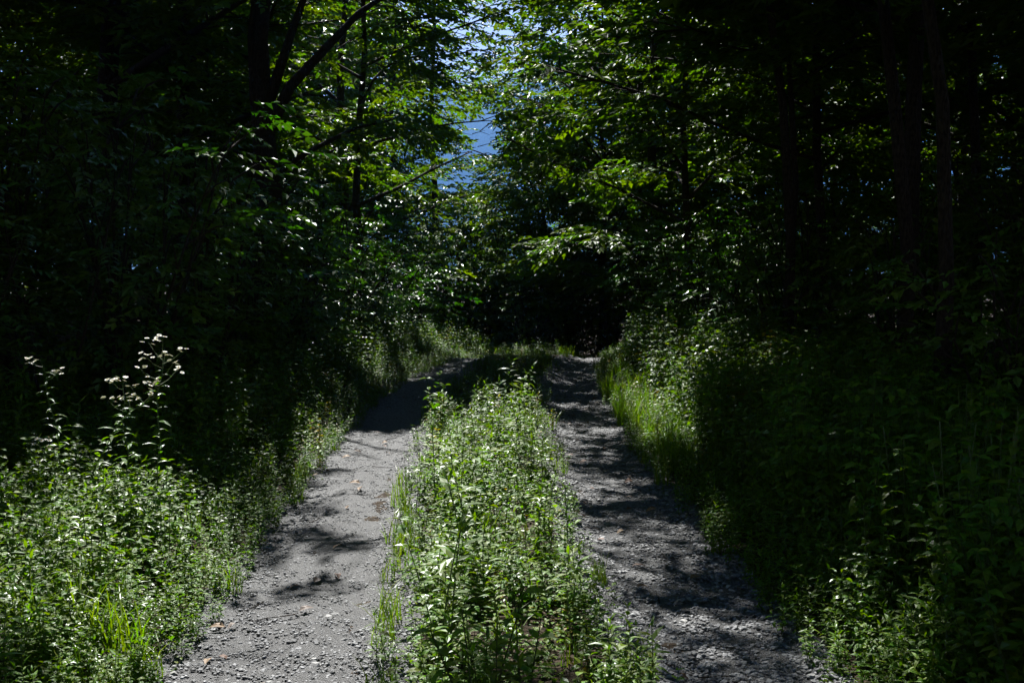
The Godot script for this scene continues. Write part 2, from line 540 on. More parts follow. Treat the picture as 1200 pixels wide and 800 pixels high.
# ------------------------------------------------------------------ scene
func _ready() -> void:
	rng.seed = 20240801
	dapple.seed = 5
	dapple.frequency = 1.5
	dapple.fractal_octaves = 2
	rough.seed = 9
	rough.frequency = 0.5
	rough.fractal_octaves = 3
	var az := deg_to_rad(SUN_AZIMUTH)
	var el := deg_to_rad(SUN_HEIGHT)
	sun_dir = Vector3(sin(az) * cos(el), sin(el), -cos(az) * cos(el))

	var cam := Camera3D.new()
	cam.name = "camera"
	cam.position = Vector3(0, 1.47, 0)
	cam.rotation_degrees = Vector3(-3.9, 0, 0)
	cam.fov = 31.9
	cam.near = 0.05
	cam.far = 9000.0
	add_child(cam)
	cam.current = true

	var env := Environment.new()
	env.background_mode = Environment.BG_SKY
	var sm := ProceduralSkyMaterial.new()
	sm.sky_top_color = Color(0.24, 0.43, 0.84)
	sm.sky_horizon_color = Color(0.93, 0.96, 1.0)
	sm.sky_curve = 0.42
	sm.ground_bottom_color = Color(0.1, 0.1, 0.09)
	sm.ground_horizon_color = Color(0.5, 0.55, 0.6)
	sm.sun_angle_max = 1.0
	sm.sky_energy_multiplier = 0.7
	var sky := Sky.new()
	sky.sky_material = sm
	env.sky = sky
	env.tonemap_mode = Environment.TONE_MAPPER_LINEAR
	env.tonemap_exposure = 3.2
	env.sdfgi_enabled = true
	env.ssao_enabled = true
	env.ssil_enabled = true
	env.fog_enabled = true
	env.fog_density = 0.00023
	env.fog_light_color = Color(0.42, 0.68, 1.0)
	var we := WorldEnvironment.new()
	we.name = "world_environment"
	we.environment = env
	add_child(we)

	var sun := DirectionalLight3D.new()
	sun.name = "sun"
	sun.light_energy = 1.6
	sun.light_color = Color(1.0, 0.995, 0.98)
	sun.light_angular_distance = 0.5
	sun.shadow_enabled = true
	sun.basis = Basis.looking_at(-sun_dir)
	add_child(sun)

	# ---- materials
	m_leaf = leafy(0.46, 0.4, Color(0.96, 1.0, 0.2))
	m_glossy = leafy(0.42, 0.52, Color(0.6, 0.8, 0.25))
	m_weed = leafy(0.38, 0.46, Color(0.96, 1.0, 0.2))
	m_matte = leafy(0.52, 0.35, Color(0.96, 1.0, 0.2))
	m_stem = mat(Color(0.30, 0.36, 0.17), 0.6, false)
	m_bark = mat(Color(0.27, 0.235, 0.20), 0.9, false, 0.3)
	m_bark.uv1_triplanar = true
	m_bark.uv1_scale = Vector3(6, 1.6, 6)
	m_bark.albedo_texture = noise_tex(0.03, 256, 3, [PackedFloat32Array([0.2, 0.55, 0.85]), PackedColorArray([Color(0.5, 0.48, 0.45), Color(0.85, 0.82, 0.78), Color(1, 1, 0.96)])])
	m_bark.normal_enabled = true
	m_bark.normal_texture = noise_tex(0.03, 256, 3, [], true, 10.0)
	m_bark.normal_scale = 1.2
	m_dry = mat(Color.WHITE, 0.7, true)
	m_petal = leafy(0.6, 0.4, Color(0.5, 0.5, 0.45))
	m_stone = mat(Color.WHITE, 0.68, true, 0.45)

	make_sprays()
	build_land()
	build_trees()
	build_shrubs()
	build_herbs()
	build_flowers()
	build_stones()
	build_twigs()

func build_land() -> void:
	# ground: fine grid near the lane, coarse to the horizon
	var xs := []
	var zs := []
	for v in [-3500.0, -1500.0, -600.0, -200.0, -80.0, -40.0, -25.0, -16.0, -12.0, -9.0, -7.0, -5.5]: xs.append(v)
	for i in 46: xs.append(-4.5 + i * 0.2)
	for v in [5.5, 7.0, 9.0, 12.0, 16.0, 25.0, 40.0, 80.0, 200.0, 600.0, 1500.0, 3500.0]: xs.append(v)
	for v in [-400.0, -120.0, -40.0, -20.0, -10.0, -5.0]: zs.append(v)
	for i in 170: zs.append(-2.0 + i * 0.2)
	for i in 20: zs.append(33.0 + i * 1.5)
	for v in [70.0, 90.0, 130.0, 200.0, 320.0, 500.0, 800.0, 1400.0, 2200.0, 3600.0]: zs.append(v)
	var st := SurfaceTool.new()
	st.begin(Mesh.PRIMITIVE_TRIANGLES)
	for z in zs:
		for x in xs: st.add_vertex(Vector3(x, ground_h(x, -z) - 0.004, -z))
	var w := xs.size()
	for j in zs.size() - 1:
		for i in w - 1:
			var p := j * w + i
			for k in [p, p + w, p + 1, p + 1, p + w, p + w + 1]: st.add_index(k)
	st.generate_normals()
	var soil := mat(Color(0.24, 0.21, 0.17), 0.95, false, 0.3)
	soil.uv1_triplanar = true
	soil.uv1_world_triplanar = true
	soil.uv1_scale = Vector3(0.7, 0.7, 0.7)
	soil.albedo_texture = noise_tex(0.05, 512, 21, [PackedFloat32Array([0.2, 0.5, 0.8]), PackedColorArray([Color(0.55, 0.5, 0.45), Color(0.9, 0.82, 0.72), Color(1, 0.98, 0.9)])], false, 4.0, 5)
	soil.normal_enabled = true
	soil.normal_texture = noise_tex(0.06, 512, 22, [], true, 12.0, 5)
	var g := top("ground", st.commit(), soil)
	tag(g, "dark forest floor under the trees beside the lane", "", "", "structure")

	# the two gravel ruts
	var grit := mat(Color(0.45, 0.45, 0.455), 0.66, false, 0.5)
	grit.uv1_triplanar = true
	grit.uv1_world_triplanar = true
	grit.uv1_scale = Vector3(1.3, 1.3, 1.3)
	grit.albedo_texture = noise_tex(0.11, 1024, 31, [PackedFloat32Array([0.25, 0.45, 0.6, 0.8]), PackedColorArray([Color(0.55, 0.54, 0.52), Color(0.8, 0.79, 0.77), Color(0.92, 0.91, 0.9), Color(1, 1, 1)])], false, 4.0, 3)
	grit.normal_enabled = true
	grit.normal_texture = noise_tex(0.1, 1024, 32, [], true, 32.0, 3)
	grit.normal_scale = 2.2
	for side in 2:
		var a: Array = LEFT_OUT if side == 0 else RIGHT_IN
		var b: Array = LEFT_IN if side == 0 else RIGHT_OUT
		st = SurfaceTool.new()
		st.begin(Mesh.PRIMITIVE_TRIANGLES)
		var nx := 15
		var nz := 300
		for j in nz:
			var d := 0.5 + j * 0.11
			for i in nx:
				var x := bend(d) + lerpf(along(a, d) - 0.16, along(b, d) + 0.16, float(i) / (nx - 1))
				if i == 0 or i == nx - 1: x += 0.06 * rough.get_noise_2d(d * 6.0, side * 30.0 + i)
				var y := ground_h(x, -d) + 0.004 + 0.007 * rough.get_noise_2d(x * 40.0, d * 40.0)
				if i == 0 or i == nx - 1: y -= 0.012
				st.add_vertex(Vector3(x, y + 0.004, -d))
		for j in nz - 1:
			for i in nx - 1:
				var p := j * nx + i
				for k in [p, p + nx, p + 1, p + 1, p + nx, p + nx + 1]: st.add_index(k)
		st.generate_normals()
		var tr := top("gravel_track", st.commit(), grit)
		tag(tr, ["grey gravel wheel rut beside the flowering weeds, crossed by two dark shadows", "stony wheel rut along the bright grass tufts, mostly shaded"][side], "", "", "structure")

	# far hill seen through the gap in the crowns
	st = SurfaceTool.new()
	st.begin(Mesh.PRIMITIVE_TRIANGLES)
	var hw := 90
	var hn := FastNoiseLite.new()
	hn.seed = 4
	hn.frequency = 0.0016
	hn.fractal_octaves = 5
	for j in 24:
		for i in hw:
			var x := -2600.0 + i * 58.0
			var z := 1700.0 + j * 70.0
			var s := j / 23.0
			var ridge := 425.0 + 95.0 * clampf(x / 700.0, -1.0, 1.6) + 60.0 * hn.get_noise_2d(x, 0.0) + 26.0 * hn.get_noise_2d(x * 9.0, 40.0)
			var y := -40.0 + ridge * smoothstep(0.0, 0.55, s) * (1.0 - 0.5 * smoothstep(0.6, 1.0, s)) + 35.0 * hn.get_noise_2d(x * 2.0, z * 2.0) * s
			st.add_vertex(Vector3(x, y, -z))
	for j in 23:
		for i in hw - 1:
			var p := j * hw + i
			for k in [p, p + hw, p + 1, p + 1, p + hw, p + hw + 1]: st.add_index(k)
	st.generate_normals()
	var hm := mat(Color(0.22, 0.29, 0.17), 0.95, false, 0.2)
	hm.uv1_triplanar = true
	hm.uv1_world_triplanar = true
	hm.uv1_scale = Vector3(0.01, 0.01, 0.01)
	hm.albedo_texture = noise_tex(0.08, 256, 41, [PackedFloat32Array([0.3, 0.7]), PackedColorArray([Color(0.6, 0.65, 0.6), Color(1, 1, 1)])])
	tag(top("hill", st.commit(), hm), "wooded hill far behind the gap in the crowns", "", "", "structure")

func build_trees() -> void:
	# canopy openings towards the sun for crowns that stand in light
	shafts = [
		[Vector3(-1.8, 4.4, -23.0), 1.6, 0.93], [Vector3(-1.9, 3.0, -21.5), 1.1, 0.9], [Vector3(-1.4, 2.6, -25.0), 1.0, 0.9],
		[Vector3(0.6, 4.2, -22.0), 0.9, 0.85], [Vector3(1.4, 3.2, -20.5), 0.9, 0.75],
		[Vector3(2.1, 2.0, -11.0), 0.3, 0.9], [Vector3(-2.2, 2.0, -12.0), 0.45, 0.8], [Vector3(-2.1, 1.7, -15.2), 0.65, 0.9],
		[Vector3(-2.9, 4.6, -20.3), 1.5, 0.9], [Vector3(-4.0, 4.8, -20.5), 1.7, 0.75], [Vector3(-5.6, 5.0, -19.0), 1.4, 0.55],
		[Vector3(2.2, 4.8, -20.0), 1.6, 0.65], [Vector3(4.0, 4.2, -18.5), 1.5, 0.55], [Vector3(5.6, 3.2, -18.5), 1.4, 0.62], [Vector3(7.2, 3.6, -18.0), 1.5, 0.7], [Vector3(3.0, 2.6, -19.0), 1.1, 0.6], [Vector3(6.4, 5.0, -17.0), 1.4, 0.7], [Vector3(-7.2, 5.0, -17.5), 1.4, 0.7],
		[Vector3(-2.1, 0.95, -6.1), 0.8, 1.0]]
	# the dark forked tree over the lane
	tree("forked_tree", "dark tree forking low, one long bough reaching over the lane", "", -2.9, 14.0, {"h": 7.6, "r": 0.19, "cb": 4.6, "cr": 3.2, "lean": Vector2(0.02, 0.0), "seed": 1, "dense": 8.0, "limbs": 16, "leaf": 1.1,
		"extra": [
			[[Vector3(0.06, 2.75, 0), Vector3(0.35, 3.25, 0.1), Vector3(0.75, 3.65, 0.15), Vector3(1.15, 4.05, 0.2), Vector3(1.6, 4.35, 0.2), Vector3(2.3, 4.7, 0.2)], 0.085, 0.55],
			[[Vector3(0.04, 2.2, 0), Vector3(0.5, 2.55, -0.3), Vector3(1.0, 2.85, -0.6), Vector3(1.35, 2.95, -0.8)], 0.045, 0.4],
			[[Vector3(0.02, 2.5, 0), Vector3(-0.08, 3.1, 0.1), Vector3(-0.1, 3.8, 0.15), Vector3(0.05, 5.0, 0.2)], 0.07, 0.7],
			[[Vector3(0.05, 3.0, 0), Vector3(0.35, 3.8, 0.1), Vector3(0.65, 4.6, 0.1), Vector3(1.1, 5.6, 0.1)], 0.075, 0.7]]})
	var tall := "tall dark trunk standing in the shaded wood beside the lane"
	var grp := "trees standing in the shaded wood"
	# x, d, h, r, crown base, crown radius
	var near := [
		[-5.0, 15.0, 12.0, 0.16, 2.6, 4.8], [-4.55, 16.5, 11.0, 0.11, 2.2, 3.2], [-3.9, 18.5, 10.0, 0.09, 1.8, 3.0],
		[-4.6, 9.5, 11.0, 0.14, 3.7, 5.0], [-6.3, 12.0, 12.0, 0.16, 3.6, 3.8], [-5.4, 6.0, 10.0, 0.13, 3.2, 3.6],
		[-3.2, 22.5, 10.0, 0.12, 1.7, 3.2], [-5.6, 21.0, 12.0, 0.15, 2.0, 3.6], [-2.5, 19.6, 9.5, 0.08, 2.6, 3.0],
		[4.03, 12.0, 12.0, 0.10, 3.7, 5.2], [5.4, 14.0, 11.0, 0.07, 3.6, 3.4], [4.1, 16.0, 11.0, 0.075, 2.2, 5.0],
		[2.7, 18.5, 9.5, 0.07, 1.9, 3.6], [2.7, 22.5, 10.5, 0.13, 1.4, 3.4], [4.4, 7.5, 10.5, 0.12, 2.9, 5.0],
		[6.2, 9.5, 11.5, 0.13, 2.4, 5.0], [6.6, 17.5, 12.0, 0.14, 1.8, 3.6], [5.2, 21.0, 11.0, 0.12, 1.6, 3.4], [3.3, 14.2, 9.0, 0.05, 3.2, 2.8],
		[3.4, 10.4, 11.0, 0.07, 4.4, 3.4], [3.0, 13.0, 12.0, 0.06, 4.8, 3.4], [3.1, 8.6, 10.0, 0.06, 4.4, 3.0], [7.2, 25.0, 12.0, 0.14, 1.4, 3.8], [6.0, 28.5, 12.0, 0.14, 1.4, 3.6], [-6.2, 27.0, 12.0, 0.14, 1.4, 3.6], [-7.6, 20.5, 12.0, 0.14, 1.6, 3.6], [8.2, 19.5, 12.0, 0.13, 1.6, 3.6],
		[1.9, 24.5, 8.0, 0.09, 0.8, 2.8], [0.7, 27.0, 5.0, 0.06, 0.6, 2.4]]
	var k := 2
	var own := {0: "thick straight dark trunk standing behind the forked tree", 1: "thinner dark trunk close behind the thick straight trunk", 8: "slender dark tree past the forked tree, its crown reaching over the lane",
		9: "dark trunk rising from the shaded shrubs, boughs spreading over the lane", 13: "broad dark tree with drooping sunlit edge beside the gap", 19: "slim dark trunk curving over the lane above the sunlit verge weeds", 20: "slim dark trunk curving over the lane above the bright grass tufts"}
	for q in near:
		tree("dark_tree", own.get(k - 2, tall), "" if own.has(k - 2) else grp, q[0], q[1], {"h": q[2], "r": q[3], "cb": q[4], "cr": q[5], "seed": k, "lean": Vector2((-0.14 if q[4] > 4.0 else -0.02) * signf(q[0]), 0.004 * (k % 5 - 2)), "dense": 11.0, "limbs": 24, "leaf": 1.12})
		k += 1
	# sunlit trees at the far end of the lane
	for q in [[-2.6, 26.5, 8.0, 0.10, 1.6, 2.5], [-3.4, 31.0, 9.0, 0.12, 1.6, 2.6], [3.0, 27.5, 9.0, 0.11, 1.6, 2.8], [4.4, 33.0, 10.0, 0.13, 1.8, 3.0], [-1.9, 29.0, 10.0, 0.11, 1.6, 2.7], [1.5, 29.5, 11.0, 0.11, 1.6, 2.8], [0.4, 34.0, 8.5, 0.1, 1.5, 2.6]]:
		tree("sunlit_tree", "light green tree with sunlit leaves framing the gap", "sunlit trees at the end of the lane", q[0], q[1], {"h": q[2], "r": q[3], "cb": q[4], "cr": q[5], "seed": k, "dense": 8.0, "limbs": 18, "leaf": 1.15})
		k += 1
	# the wood goes on: copies behind, to the sides and behind the viewer
	var src := []
	for q in [[-8.8, 15.0, 12.0, 0.15, 0.9, 4.0], [9.0, 14.0, 12.5, 0.15, 0.8, 4.0]]:
		src.append(tree("wood_tree", "dense tree deeper in the dark wood", "trees deeper in the wood", q[0], q[1], {"h": q[2], "r": q[3], "cb": q[4], "cr": q[5], "seed": k, "cull": false, "dense": 8.0, "limbs": 24, "leaf": 1.3}))
		k += 1
	# saplings fill the wood below the crowns
	var sap := []
	for q in [[-6.6, 14.0, 5.5], [5.9, 18.5, 5.0]]:
		sap.append(tree("sapling", "slim leafy sapling under the taller trees in the dark wood", "saplings under the trees", q[0], q[1], {"h": q[2], "r": 0.03, "cb": 0.5, "cr": 1.5, "seed": k, "cull": false, "dense": 7.0, "limbs": 20, "twig": 0.7}))
		k += 1
	var sp := [[-5.6, 10.6], [-6.0, 17.5], [-7.2, 11.0], [-7.4, 17.0], [-6.8, 19.0], [-4.4, 20.5], [-5.2, 24.0], [-3.9, 25.0], [-4.6, 28.0], [-7.0, 24.0], [-6.6, 8.2],
		[6.8, 15.0], [7.4, 12.2], [7.6, 16.8], [4.2, 19.0], [5.6, 23.0], [4.2, 24.0], [4.9, 26.5], [7.0, 21.0], [3.6, 30.0], [5.6, 30.5], [-2.3, 25.0], [-3.2, 28.5], [2.3, 25.5], [2.7, 31.0], [7.4, 9.6], [5.8, 7.4], [8.2, 14.2]]
	for i in sp.size():
		var o: Node3D = sap[i % 2].duplicate()
		o.name = numbered("sapling")
		add_child(o)
		o.position = Vector3(sp[i][0], ground_h(sp[i][0], -sp[i][1]) - 0.05, -sp[i][1])
		o.rotation.y = i * 1.9
		o.scale = Vector3.ONE * (0.75 + 0.4 * fmod(i * 0.53, 1.0))
	var spots := []
	for q in [[-8.2, 9.0], [-9.0, 27.0], [-6.0, 36.0], [-11.0, 20.0], [-10.5, 34.0], [8.6, 9.5], [10.5, 25.0], [8.6, 32.0], [11.5, 18.0], [6.8, 39.0], [12.0, 36.0],
			[-7.4, 3.0], [7.4, 3.4], [-4.2, -0.5], [4.4, -0.8], [-2.2, -4.0], [2.4, -4.6], [-6.0, -5.0], [6.4, -5.0], [0.2, -8.0], [-4.5, -10.0], [4.8, -10.5], [-14.0, 14.0], [14.0, 14.0], [-10.5, -2.0], [10.5, -2.0], [-8.0, 31.0], [-7.4, 40.0], [13.0, 22.0], [-12.0, 40.0], [-17.0, 36.0], [-9.0, 45.0], [-8.8, 50.0], [-15.0, 24.0], [-20.0, 28.0], [8.5, 44.0], [12.5, 47.0], [17.0, 38.0], [19.0, 29.0], [5.5, 50.0], [16.0, 22.0], [12.0, 31.0], [-12.0, 27.0]]:
		spots.append(q)
	for i in spots.size():
		var s: Node3D = src[i % 2]
		var o := s.duplicate()
		o.name = numbered("wood_tree")
		add_child(o)
		o.position = Vector3(spots[i][0], ground_h(spots[i][0], -spots[i][1]) - 0.06, -spots[i][1])
		o.rotation.y = i * 2.1
		o.scale = Vector3.ONE * (0.85 + 0.3 * fmod(i * 0.37, 1.0))

func build_shrubs() -> void:
	# hedge-like thicket on the bank and the opposite verge
	var kinds := []
	for i in 4:
		kinds.append([0, [2.0, 2.4, 1.6, 1.3][i], [0.75, 0.85, 0.7, 0.6][i]])
	var first := []
	var places := [
		# x, d, kind, scale
		[-2.9, 9.0, 1, 1.0], [-2.8, 10.6, 0, 1.1], [-4.0, 7.9, 1, 1.05], [-4.0, 9.2, 1, 1.15], [-2.7, 12.0, 0, 1.0], [-3.6, 11.6, 1, 1.1], [-2.6, 13.6, 2, 1.1], [-2.5, 15.2, 0, 0.9], [-3.4, 15.5, 1, 1.0], [-2.4, 16.8, 2, 1.1], [-2.2, 18.4, 3, 1.1], [-3.0, 18.0, 0, 1.1], [-2.2, 20.0, 0, 0.9], [-3.2, 20.5, 1, 1.0], [-2.0, 21.8, 3, 1.2], [-4.6, 7.0, 1, 1.1], [-3.5, 5.8, 2, 1.0], [-5.4, 8.6, 1, 1.2], [-5.0, 12.4, 1, 1.2], [-4.6, 18.4, 1, 1.1],
		[2.9, 12.6, 3, 1.0], [3.5, 10.6, 2, 1.0], [2.6, 15.0, 2, 0.9], [3.4, 14.0, 1, 0.9], [2.6, 17.2, 2, 1.0], [3.4, 17.4, 0, 1.0], [2.5, 19.6, 0, 1.0], [3.6, 20.0, 1, 1.0], [4.3, 12.8, 0, 1.0], [5.0, 11.0, 1, 1.0], [4.6, 9.0, 2, 1.0], [3.4, 8.0, 3, 1.0], [5.6, 12.8, 1, 1.0], [5.9, 16.0, 1, 1.1], [4.8, 18.4, 1, 1.1], [6.6, 13.6, 1, 1.2], [4.0, 6.0, 3, 1.1],
		[-0.5, 25.5, 1, 1.2], [0.4, 26.0, 0, 1.3], [-1.3, 24.5, 0, 1.2], [1.2, 27.0, 1, 1.2], [-0.2, 29.0, 1, 1.5], [1.9, 25.5, 0, 1.1], [-1.6, 27.5, 1, 1.4], [0.9, 30.0, 1, 1.5], [2.6, 29.0, 1, 1.4], [0.3, 23.8, 2, 1.0], [1.2, 24.3, 2, 1.0]]
	for i in 8:
		first.append(null)
	for q in places:
		var kd: int = q[2]
		var d: float = q[1]
		var x: float = q[0]
		var far: bool = absf(x) < 2.7 and d > 22.0
		var label := "leafy bush closing the far end of the lane" if far else ("leafy dark shrub in the thicket along the weedy bank" if x < 0 else "leafy shrub in deep shade beyond the bright grass")
		var group := ("sunlit bushes at the lane's end" if x < -0.4 else "dark bushes in the hollow") if far else ("thicket on the bank" if x < 0 else "shrubs in the shade")
		var at := Vector3(x, ground_h(x, -d), -d)
		var base := kd
		var sunny: bool = far and x < -0.4
		if sunny: kd += 4
		if far: label = "sunlit leafy bush at the lane's end below the gap" if sunny else "dark leafy bush in the hollow at the lane's end"
		if first[kd] == null:
			first[kd] = shrub("leafy_shrub", label, group, at, kinds[base][1], kinds[base][2], {"seed": kd + 3, "cull": false, "subs": 4.5, "twig": 0.55, "dense": 9.0, "leaf": 0.95 if sunny else 0.72, "mat": m_leaf if sunny else m_glossy, "stems": 10})
			(first[kd] as Node3D).scale = Vector3.ONE * q[3]
		else:
			var o: Node3D = first[kd].duplicate()
			o.name = numbered("leafy_shrub")
			add_child(o)
			o.position = at
			o.rotation.y = x * 5.0 + d * 3.0
			o.scale = Vector3.ONE * q[3]
			tag(o, label, "shrub", group)
	# shrub with feathered leaves on the bank
	for q in [[-3.35, 8.6, 2.1, 0.0], [-3.6, 7.7, 1.7, 1.3], [-4.1, 7.0, 1.8, 2.4]]:
		var at := Vector3(q[0], ground_h(q[0], -q[1]), -q[1])
		var t := thing("feather_leaved_shrub", "tall shrub with drooping feather-shaped leaves in shade above the bank", "shrub", at, "feather-leaved shrubs on the bank")
		rng.seed = int(q[1] * 100)
		var fronds := [frond_mesh(1), frond_mesh(2), frond_mesh(3)]
		for k in 5:
			var a: float = TAU * k / 5.0 + q[3]
			var lp := path_of(Vector3(0.05 * sin(a), -0.05, 0.05 * cos(a)), Vector3(sin(a) * 0.35, 1, cos(a) * 0.35), q[2] * rng.randf_range(0.75, 1.0), 5, 0.0, 0.1)
			part(t, "stem", tube(lp, radii_for(lp.size(), 0.014, 0.005), 5), m_bark)
			for j in 9:
				var s := 0.35 + 0.65 * j / 8.0
				var f := s * 5.0
				var i := mini(int(f), 4)
				var p := lp[i].lerp(lp[i + 1], f - i)
				var yaw := j * 2.4 + k
				part(t, "frond", fronds[(j + k) % 3], m_glossy, Transform3D(Basis(Vector3.UP, yaw) * Basis(Vector3.RIGHT, rng.randf_range(-0.25, 0.3)), p))

func frond_mesh(seed_: int) -> ArrayMesh:
	var r := RandomNumberGenerator.new()
	r.seed = seed_ * 17
	var v := PackedVector3Array()
	var c := PackedColorArray()
	var n := 8
	var pts := PackedVector3Array()
	for i in 6:
		var s := i / 5.0
		pts.append(Vector3(0.02 * sin(s * 3.0 + seed_), 0.08 * s - 0.2 * s * s, 0.46 * s))
	tube_soup(v, pts, 0.003, 0.001)
	for i in v.size(): c.append(Color(0.06, 0.09, 0.03))
	for i in n:
		var s := 0.2 + 0.8 * i / (n - 1.0)
		var p := Vector3(0.02 * sin(s * 3.0 + seed_), 0.08 * s - 0.2 * s * s, 0.46 * s)
		for sg in [-1.0, 1.0]:
			var b := v.size()
			var yaw: float = sg * r.randf_range(0.9, 1.2)
			if i == n - 1: yaw = sg * 0.35
			blade(v, p, Vector3(sin(yaw), r.randf_range(-0.25, 0.0), cos(yaw)).normalized(), Vector3(r.randf_range(-0.2, 0.2), 1, r.randf_range(-0.2, 0.2)).normalized(), 0.1 * (1.0 - 0.3 * s), 0.036, 0.15)
			var col := green(Color(0.07, 0.15, 0.016), 0.2)
			for k in v.size() - b: c.append(col)
	return soup(v, c)

# ---- where herbs grow
func zone(u: float, d: float) -> int:             # 0 strip, 1 bank, 2 other verge, -1 rut
	var wig := 0.09 * rough.get_noise_2d(d * 5.0, u * 2.0 + 7.0)
	if u > along(LEFT_IN, d) + wig and u < along(RIGHT_IN, d) + wig: return 0
	if u < along(LEFT_OUT, d) + wig: return 1
	if u > along(RIGHT_OUT, d) + wig: return 2
	return -1

func build_herbs() -> void:
	rng.seed = 77
	var fresh := Color(0.118, 0.22, 0.010)
	var deep := Color(0.086, 0.17, 0.012)
	# candidates: [kind, x, d, scale]
	var meshes := {}
	var xfs := {}
	var cols := {}
	for kind in 5:
		for s in 4:
			meshes[kind * 10 + s] = herb_mesh(kind, s, fresh if kind in [0, 2] else deep.lerp(fresh, 0.45))
			xfs[kind * 10 + s] = []
			cols[kind * 10 + s] = []
	var near := []
	var total := 0
	for pass_ in 34000:
		var d := 3.3 + 23.0 * pow(rng.randf(), 1.25)
		var u := rng.randf_range(-3.6, 4.2)
		var z := zone(u, d)
		if z < 0: continue
		var edge := 0.0
		var kind := 1
		var sc := rng.randf_range(0.75, 1.2)
		var roll := rng.randf()
		var clump := clampf(rough.get_noise_2d(u * 4.0 + 9.0, d * 3.0) * 0.9 + 0.5, 0.0, 1.0)
		match z:
			0:
				edge = minf(u - along(LEFT_IN, d), along(RIGHT_IN, d) - u)
				if edge < 0.12 and roll < 0.45: continue
				if d < 6.5 and u > 0.05 and clump < 0.5 and roll > 0.3: continue
				kind = 2 if roll < 0.5 else (0 if roll < 0.5 + 0.3 * clump + 0.1 else 1)
				if kind != 2 and rng.randf() < 0.8 - 0.8 * clump: continue
				sc *= lerpf(0.5, 1.0, smoothstep(0.0, 0.28, edge)) * lerpf(0.55, 1.25, clump) * (0.88 if rng.randf() < 0.88 else 1.5) * (0.55 if d > 12.0 else 1.0)
			1:
				edge = along(LEFT_OUT, d) - u
				kind = 1 if roll < 0.6 else (4 if roll < 0.72 and edge > 0.5 and (d > 7.5 or edge > 1.6) else (0 if roll < 0.85 else 2))
				sc *= lerpf(0.5, 0.88, smoothstep(0.0, 0.6, edge)) * (1.0 if rng.randf() < 0.93 else 1.4)
			2:
				edge = u - along(RIGHT_OUT, d)
				if edge < 0.2 and roll < 0.2: continue
				kind = 1 if roll < 0.45 else (4 if roll < 0.75 and edge > 0.4 else 0)
				sc *= lerpf(0.55, 1.1, smoothstep(0.0, 0.6, edge))
				if edge > 1.8 and roll > 0.6: continue
		var x := u + bend(d)
		var at := Vector3(x, ground_h(x, -d) - 0.01, -d)
		var key := kind * 10 + rng.randi() % 4
		var xf := Transform3D(Basis(Vector3.UP, rng.randf() * TAU) * Basis(Vector3.RIGHT, rng.randf_range(-0.16, 0.16)).scaled(Vector3.ONE * sc), at)
		if kind != 2 and d > 3.7 and absf(x) < 0.44 * d and d < 7.5:
			near.append([sc / d * rng.randf_range(0.6, 1.0) * (0.62 if z == 2 else 1.0), key, xf, z, d])
		else:
			xfs[key].append(xf)
			var t := rng.randf_range(0.75, 1.25)
			cols[key].append(Color(t * rng.randf_range(0.85, 1.2), t, t) if rng.randf() > 0.035 else Color(2.0, 0.85, 0.9) * t)
		total += 1
	near.sort_custom(func(a, b): return a[0] > b[0])
	# the ones that show largest are plants of their own
	var bits := {}
	var leaf_meshes := {}
	for i in near.size():
		var q: Array = near[i]
		if i >= 280:
			xfs[q[1]].append(q[2])
			cols[q[1]].append(Color(1, 1, 1) * rng.randf_range(0.8, 1.2))
			continue
		var key: int = q[1]
		if not bits.has(key):
			bits[key] = herb_leaves_and_stem(key / 10, key % 10, fresh if key / 10 == 0 else deep.lerp(fresh, 0.45))
			var lm := []
			for l in bits[key][2].leaves:
				var v := PackedVector3Array()
				var c := PackedColorArray()
				blade(v, Vector3.ZERO, l[1], l[2].normalized(), l[3], l[4], l[5])
				c.resize(v.size())
				c.fill(green(fresh if key / 10 == 0 else deep.lerp(fresh, 0.45), 0.25))
				lm.append(soup(v, c))
			leaf_meshes[key] = lm
		var where: String = ["on the green strip between the two wheel ruts", "on the sunny bank beside the gravel rut", "in shade on the verge beside the stony rut"][q[3]]
		var look: String = ["slender lance-leaved weed", "bushy weed with egg-shaped leaves", "low herb", "tall lance-leaved weed", "tall weed with paired egg-shaped leaves"][key / 10]
		var t := thing("leafy_weed" if key / 10 in [1, 4] else "lance_leaved_weed", look + " " + where, "weed", Vector3.ZERO, look + " " + where)
		t.transform = q[2]
		part(t, "stem", bits[key][0], m_stem)
		if i < 80 and key / 10 != 4:
			for j in leaf_meshes[key].size():
				part(t, "leaf", leaf_meshes[key][j], m_weed if j % 4 == 1 else m_matte, Transform3D(Basis.IDENTITY, bits[key][2].leaves[j][0]))
		else:
			part(t, "leaves", bits[key][1], m_weed if i % 3 == 0 else m_matte).set_meta("kind", "stuff")
	var what := ["low lance-leaved weeds mixed through the green growth", "dense egg-leaved weeds covering verges and strip", "small creeping herbs covering the soil", "", "taller egg-leaved weeds crowding the shaded verges"]
	for key in meshes:
		if xfs[key].size(): scatter("undergrowth", what[key / 10], meshes[key], m_weed if key % 4 == 1 else m_matte, xfs[key], cols[key])
	# grass: bright tufts on the verge beyond the stony rut, a few on the strip's edge
	rng.seed = 78
	var gm := [grass_mesh(1, 34, 0.42, Color(0.13, 0.235, 0.014)), grass_mesh(2, 28, 0.36, Color(0.13, 0.235, 0.014)), grass_mesh(3, 20, 0.24, Color(0.13, 0.22, 0.016))]
